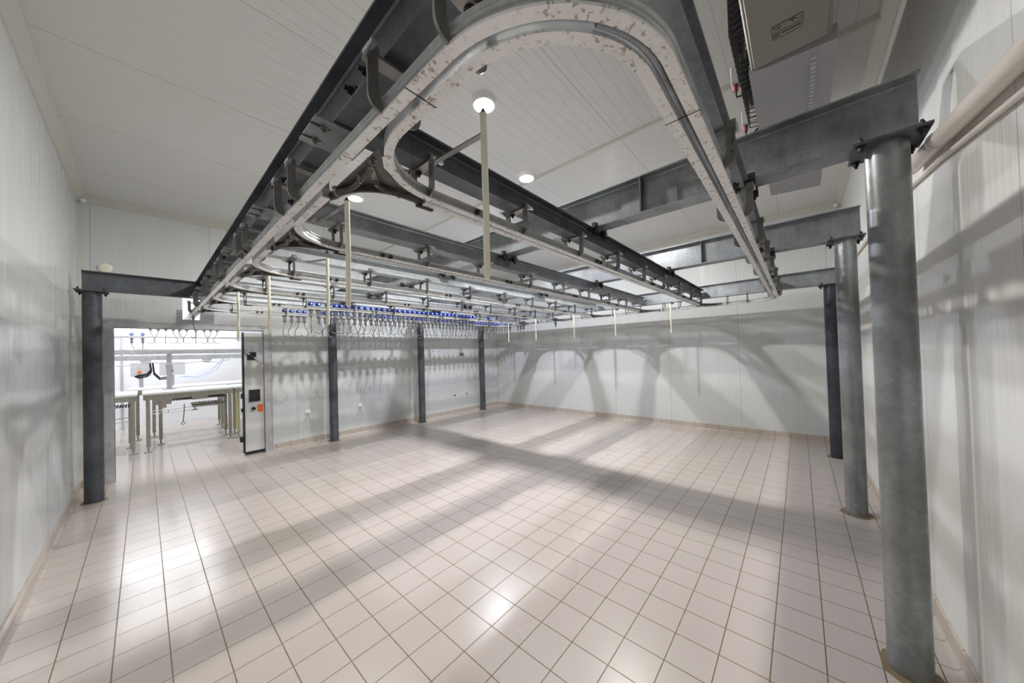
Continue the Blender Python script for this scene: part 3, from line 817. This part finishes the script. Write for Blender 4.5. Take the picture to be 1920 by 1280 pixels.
# ------------------------------------------------------------------ wall fittings
def wall_disc(x, z, lab):
    t = thing('wall_socket_cap', lab, 'wall cap', (x, Y1, z))
    rs = [[(x+r*math.cos(2*PI*i/24), Y1-y, z+r*math.sin(2*PI*i/24)) for i in range(24)] for y, r in ((0, .048), (.010, .046), (.018, .034), (.020, .012))]
    part('disc', MB().loft(rs), M_WHITEP, t, 40)
    parts('prong', [MB().tube([(x-.005, Y1-.018, z-.01), (x-.05, Y1-.03, z-.16)], .003, 6), MB().tube([(x+.005, Y1-.018, z-.01), (x+.025, Y1-.03, z-.16)], .003, 6)], M_BRK, t)
wall_disc(1.08, .566, 'round white cap with two wire prongs low on the wall, nearest the doorway')
wall_disc(2.01, .551, 'round white cap with wire prongs low on the wall, right of the first slim column')
single('wall_line', MB().box(2.005, 2.016, Y1-.0015, Y1, .11, .50), M_CREAMP, 'thin vertical cream line below the right white wall cap', 'stain')  # narrow cream strip running down the wall
single('wall_plate', MB().box(4.62, 4.77, Y1-.006, Y1, 1.49, 1.565), M_BRK, 'small grey rectangular plate on the wall between the slim columns', 'plate')
for i, (x, z, w_) in enumerate([(3.808, 1.615, 'upper left'), (3.965, 1.612, 'upper right'), (3.802, 1.432, 'lower left'), (3.959, 1.426, 'lower right')]):
    single('wall_screw', MB().nut((x, Y1, z), (0, -1, 0), .008, .006), M_DARK, '%s of four small screws set in a square on the wall' % w_, 'screw', 40, 'four screws on the wall')
for x, w_ in ((4.44, 'left'), (4.84, 'right')):
    mb = MB().strip([(x-.02, Y1-.004, .49), (x+.02, Y1-.004, .45)], (0, 1, 0), .008, .012).strip([(x-.02, Y1-.004, .45), (x+.02, Y1-.004, .49)], (0, 1, 0), .008, .012)
    single('wall_anchor', mb, M_DARK, '%s one of two small dark crosses low on the wall before the third slim column' % w_, 'wall anchor', None, 'two dark anchors')
for p, ax, lab in [((-1.20, Y1, 2.79), 1, 'cream round cover on the wall above the beam left of the doorway'), ((X1, -1.74, 2.36), 0, 'cream round cover high in the far right corner of the back wall')]:
    rs = []
    for y, r in ((0, .06), (.02, .058), (.03, .04), (.03, .012)):
        if ax: rs.append([(p[0]+r*math.cos(2*PI*i/24), p[1]-y, p[2]+r*math.sin(2*PI*i/24)) for i in range(24)])
        else: rs.append([(p[0]-y, p[1]+r*math.cos(2*PI*i/24), p[2]+r*math.sin(2*PI*i/24)) for i in range(24)])
    single('round_cover', MB().loft(rs), M_CREAM, lab, 'cover', 40)

# ------------------------------------------------------------------ room beyond the door
H2 = 3.2
struct('wall_beyond_back', MB().box(XA-.1, XB_+.1, YB, YB+.1, 0, H2), M_PANEL2)
struct('wall_beyond_left', MB().box(XA-.1, XA, Y1+.12, YB, 0, H2), M_PANEL2)
struct('wall_beyond_right', MB().box(XB_, XB_+.1, Y1+.12, YB, 0, H2), M_PANEL2)
struct('wall_beyond_front', MB().box(XA-.1, X0-.1, Y1+.02, Y1+.12, 0, H2), M_PANEL2)
struct('ceiling_beyond', MB().box(XA-.1, XB_+.1, Y1+.12, YB+.1, H2, H2+.1), M_PANEL2)
M_BAT = mat('batten_lens', (1, 1, 1), .4, emit=(.95, .97, 1), es=BEYOND_W)
for i, (x, y) in enumerate([(-.6, 6.6), (-.6, 8.3), (-.6, 9.9)]):
    t = thing('strip_light', ['strip light on the ceiling beyond the doorway, nearest the door', 'strip light on the ceiling beyond the doorway, middle one', 'strip light beyond the doorway, by the far wall'][i], 'lamp', (x, y, H2), 'strip lights beyond the doorway')
    part('housing', MB().box(x-.8, x+.8, y-.06, y+.06, H2-.05, H2), M_LAMPBODY, t)
    part('diffuser', MB().box(x-.78, x+.78, y-.05, y+.05, H2-.075, H2-.05), M_BAT, t)

# hook rail beyond the door
t = thing('hook_rail', 'horizontal rail across the bright room beyond the doorway, carrying the small hooks', 'overhead track', (-.4, 7.0, ZR))
part('rail', MB().box(-2.6, 2.2, 7.0-.034, 7.0-.009, ZR, ZR+.034), M_RAIL, t)
part('rail', MB().box(-2.6, 2.2, 7.0+.009, 7.0+.034, ZR, ZR+.034), M_RAIL, t)
mb = MB()
for x in (-2.2, -1.0, .3, 1.6): mb.box(x-.02, x+.02, 6.9, 7.1, ZR+.1, ZR+.13).box(x-.01, x+.01, 6.90, 6.91, ZR, ZR+.12).box(x-.01, x+.01, 7.09, 7.10, ZR, ZR+.12).cyl((x, 7, ZR+.13), (x, 7, H2), .012, 8).box(x-.01, x+.01, 6.9, 6.97, ZR-.003, ZR).box(x-.01, x+.01, 7.03, 7.10, ZR-.003, ZR)
part('rail_hanger', mb, M_BRK, t)
hx = [-.80, -.71, -.62, -.53, -.45, -.36, -.24, -.13, -.04, .05]
for i, x in enumerate(hx):
    place_hook(x, 7.0, 0, rnd.choice((.1, PI, 1.4, -.4, PI+.3)), 'small hook in the bright room beyond the doorway, %s from the left of its row' % ordn(i+1), 'hooks beyond the doorway')
place_hook(-1.03, 8.2, 0, PI+.2, 'blue wheeled hook at the upper left of the doorway, on the rail farther back', 'hooks on the far rail beyond', 2.03)
place_hook(-.89, 8.2, 0, 1.5, 'blue wheeled hook at the upper left of the doorway, right neighbour of the leftmost one', 'hooks on the far rail beyond', 2.03)
t = thing('hook_rail', 'thin rail farther back in the bright room beyond the doorway, near its top edge', 'overhead track', (-.4, 8.2, 2.03))
part('rail', MB().box(-2.6, 2.2, 8.166, 8.191, 2.03, 2.06).box(-2.6, 2.2, 8.209, 8.234, 2.03, 2.06), M_ALU, t)
mb = MB()
for x in (-2.2, -.4, 1.6): mb.box(x-.015, x+.015, 8.15, 8.25, 2.16, 2.18).box(x-.015, x+.015, 8.15, 8.16, 2.04, 2.18).box(x-.015, x+.015, 8.24, 8.25, 2.04, 2.18).cyl((x, 8.2, 2.18), (x, 8.2, H2), .012, 8)
part('rail_hanger', mb, M_ALU, t)

def leg(parent, x, y, z, m=None, w_=.025):
    m = m or M_LEG
    l = part('leg', MB().box(x-w_, x+w_, y-w_, y+w_, .12, z), m, parent)
    part('foot', MB().cyl((x, y, .0), (x, y, .018), .055, 16, .05).cyl((x, y, .018), (x, y, .13), .014, 10).cyl((x, y, .10), (x, y, .12), .03, 12), M_LEG, l, 40)
def table(name, lab, x0, x1, y0, y1, legs, ym=None):
    t = thing(name, lab, 'conveyor', ((x0+x1)/2, (y0+y1)/2, 0))
    part('belt', MB().bev(x0, x1, y0, y1, .985, 1.035, .012), M_BELT, t)
    parts('side_rail', [MB().box(x0+.01, x1-.01, y0+.02, y0+.045, .90, .985), MB().box(x0+.01, x1-.01, y1-.045, y1-.02, .90, .985)], M_LEG, t)
    for (x, y) in legs: leg(t, x, y, .93, ym)
    return t
t1 = table('conveyor_table', 'white belt conveyor in the middle of the bright room beyond the doorway', -.905, .285, 7.06, 7.86, [(-.84, 7.12), (-.68, 7.76), (.24, 7.17), (.24, 7.71)])
# modular return belt, tray and brackets
random.seed(2)
def slats(x0, x1, y0, y1, z, step=.032):
    mb = MB(); x = x0
    while x < x1: mb.box(x, x+step*.6, y0, y1, z, z+.018); x += step
    return mb
part('return_belt', slats(-.66, .20, 7.2, 7.7, .84), M_DARK, t1)
part('support_plate', MB().poly([(-.78, 7.10), (-.56, 7.10), (-.56, 7.112), (-.78, 7.112)], .80, .92).box(-.70, -.62, 7.10, 7.112, .74, .80).poly([(-.30, 7.10), (-.08, 7.10), (-.08, 7.112), (-.30, 7.112)], .84, .94), M_LEG, t1)
part('side_tray', MB().box(-.30, .16, 7.08, 7.40, .735, .75).box(-.30, .16, 7.08, 7.09, .70, .765), M_LEG, t1)
part('tray_foot', MB().cyl((-.26, 7.12, .735), (-.26, 7.12, .66), .012, 10).cyl((-.26, 7.12, .66), (-.26, 7.12, .645), .045, 16), M_LEG, t1, 40)
part('tray_slats', slats(-.29, .15, 7.10, 7.40, .752, .045), M_ALU, t1)
part('wire_guide', MB().tube([(-.79, 7.1, .70), (-.4, 7.1, .71), (-.30, 7.1, .72)], .006, 6).tube([(-.79, 7.1, .65), (-.4, 7.1, .655), (-.30, 7.1, .66)], .006, 6).tube([(-.6, 7.1, .65), (-.6, 7.1, .70)], .006, 6), M_BRK, t1)
part('hanging_ring', MB().tube([(-.40, 7.09, .78), (-.405, 7.09, .62), (-.42, 7.09, .45)], .006, 6).tube([(-.42+.022*math.cos(a*PI/6), 7.09, .43+.022*math.sin(a*PI/6)) for a in range(13)], .005, 6), M_DARK, t1)
t2 = table('conveyor_table', 'white belt conveyor at the left edge of the room beyond the doorway', -2.6, -.96, 7.06, 7.95, [(-1.01, 7.14), (-2.4, 7.14), (-1.05, 7.86), (-2.4, 7.86)])
part('return_belt', slats(-1.9, -1.04, 7.2, 7.7, .80), M_DARK, t2)
part('wire_guide', MB().tube([(-1.9, 7.1, .62), (-1.04, 7.1, .64)], .007, 6).tube([(-1.9, 7.1, .56), (-1.04, 7.1, .575)], .007, 6), M_BRK, t2)
t3 = table('conveyor_table', 'white belt conveyor with yellowish edge at the right of the room beyond the doorway', .30, 2.3, 7.06, 7.8, [(.36, 7.14), (.38, 7.7), (2.1, 7.14), (2.1, 7.7)], M_YLEG)
t4 = table('conveyor_table', 'farther conveyor behind the front ones in the bright room beyond the doorway', -1.1, 1.9, 8.55, 9.35, [(-.97, 8.65), (-.75, 8.73), (.30, 8.65), (.32, 9.28), (1.8, 8.65), (1.8, 9.28)])
# frame standing on the middle conveyor
t = thing('guard_frame', 'grey horizontal frame with a single post above the belts beyond the doorway', 'frame', (-.55, 7.6, 1.035))
part('upper_rail', MB().box(-2.5, 2.1, 7.30, 7.38, 1.695, 1.775), M_ALU, t)
part('lower_rail', MB().box(-2.5, 2.1, 7.55, 7.63, 1.59, 1.675), M_ALU, t)
parts('cross_link', [MB().box(a, a+.06, 7.34, 7.60, 1.665, 1.70) for a in (-.60, 1.5, -1.9)], M_ALU, t)
part('post', MB().box(-.60, -.53, 7.56, 7.62, 1.05, 1.61).box(-.66, -.47, 7.50, 7.68, 1.035, 1.05).box(-.615, -.515, 7.545, 7.56, 1.42, 1.50), M_ALU, t)
parts('mount_lug', [MB().poly([(a-.07, 7.54), (a+.07, 7.54), (a+.07, 7.55), (a-.07, 7.55)], 1.56, 1.60).poly([(a-.05, 7.54), (a+.05, 7.54), (a+.05, 7.55), (a-.05, 7.55)], 1.52, 1.56) for a in (-.86, -.05)], M_ALU, t)
# control boxes on stands with hoses
for i, (x0, x1, lab, c) in enumerate([(-1.06, -.78, 'grey control box with an orange mark, left of the two beyond the doorway', M_ORANGE), (-.66, -.28, 'grey control box with a red mark, right of the two beyond the doorway', M_RED)]):
    t = thing('control_box', lab, 'control box', ((x0+x1)/2, 8.9, 1.035))
    part('housing', MB().bev(x0, x1, 8.85, 9.0, 1.27, 1.55, .008), M_GREYB, t)
    part('button', MB().cyl(((x0+x1)/2-.02, 8.85, 1.36), ((x0+x1)/2-.02, 8.83, 1.36), .03, 16), c, t, 40)
    part('stand', MB().box((x0+x1)/2-.03, (x0+x1)/2+.03, 8.92, 8.98, 1.035, 1.27), M_ALU, t)
mb = MB()
for dz in (0, .03, .055): mb.tube([(-.80, 8.75, 1.55), (-.78, 8.75, 1.35+dz), (-.84, 8.74, 1.26+dz), (-.95, 8.74, 1.24+dz), (-1.0, 8.8, 1.27)], .014, 8)
for dz in (0, .03): mb.tube([(-.76, 8.75, 1.55), (-.74, 8.75, 1.3+dz), (-.66, 8.74, 1.19+dz), (-.56, 8.74, 1.20+dz), (-.50, 8.8, 1.27)], .014, 8)
single('cable_bundle', mb, M_BLACK, 'bundle of thick black cables looping between the two control boxes', 'cables', 60)
mb = MB().tube([(-.35, 8.9, 1.22), (-.1, 8.8, 1.19), (.1, 8.7, 1.30), (.2, 8.5, 1.45), (.25, 8.0, 1.60)], .006, 6).tube([(-.3, 8.9, 1.23), (0, 8.8, 1.18), (.22, 8.7, 1.35), (.3, 8.2, 1.60)], .006, 6)
single('air_hose', mb, M_HOSEB, 'pale blue air hoses drooping right of the control boxes beyond the doorway', 'hose', 60)
mb = MB().tube([(-1.2, 7.5, 1.50), (-1.0, 7.5, 1.50), (-.85, 7.5, 1.56), (-.72, 7.5, 1.535), (-.5, 7.5, 1.505), (-.2, 7.5, 1.53), (-.05, 7.5, 1.56), (.1, 7.5, 1.51), (.3, 7.5, 1.57)], .008, 8)
single('white_cable', mb, M_WHITEP, 'white cable sagging below the grey frame beyond the doorway', 'cable', 60)
# far door in the back wall of the room beyond
t = tag(new_obj('door_2', MB().box(-2.05, -1.22, YB-.03, YB, 0, 2.15), M_PANEL2), kind='structure')
part('door_slit', MB().box(-1.42, -1.36, YB-.036, YB-.03, .3, 2.05), M_BLACK, t)
part('door_edge', MB().box(-1.24, -1.20, YB-.05, YB-.01, 0, 2.19).box(-2.05, -1.2, YB-.05, YB-.01, 2.15, 2.19), M_ALU, t)
single('wall_screen', MB().bev(-.98, -.72, YB-.05, YB, 1.82, 2.02, .006), M_GREYB, 'small grey panel on the far wall beyond the doorway, upper left', 'panel')
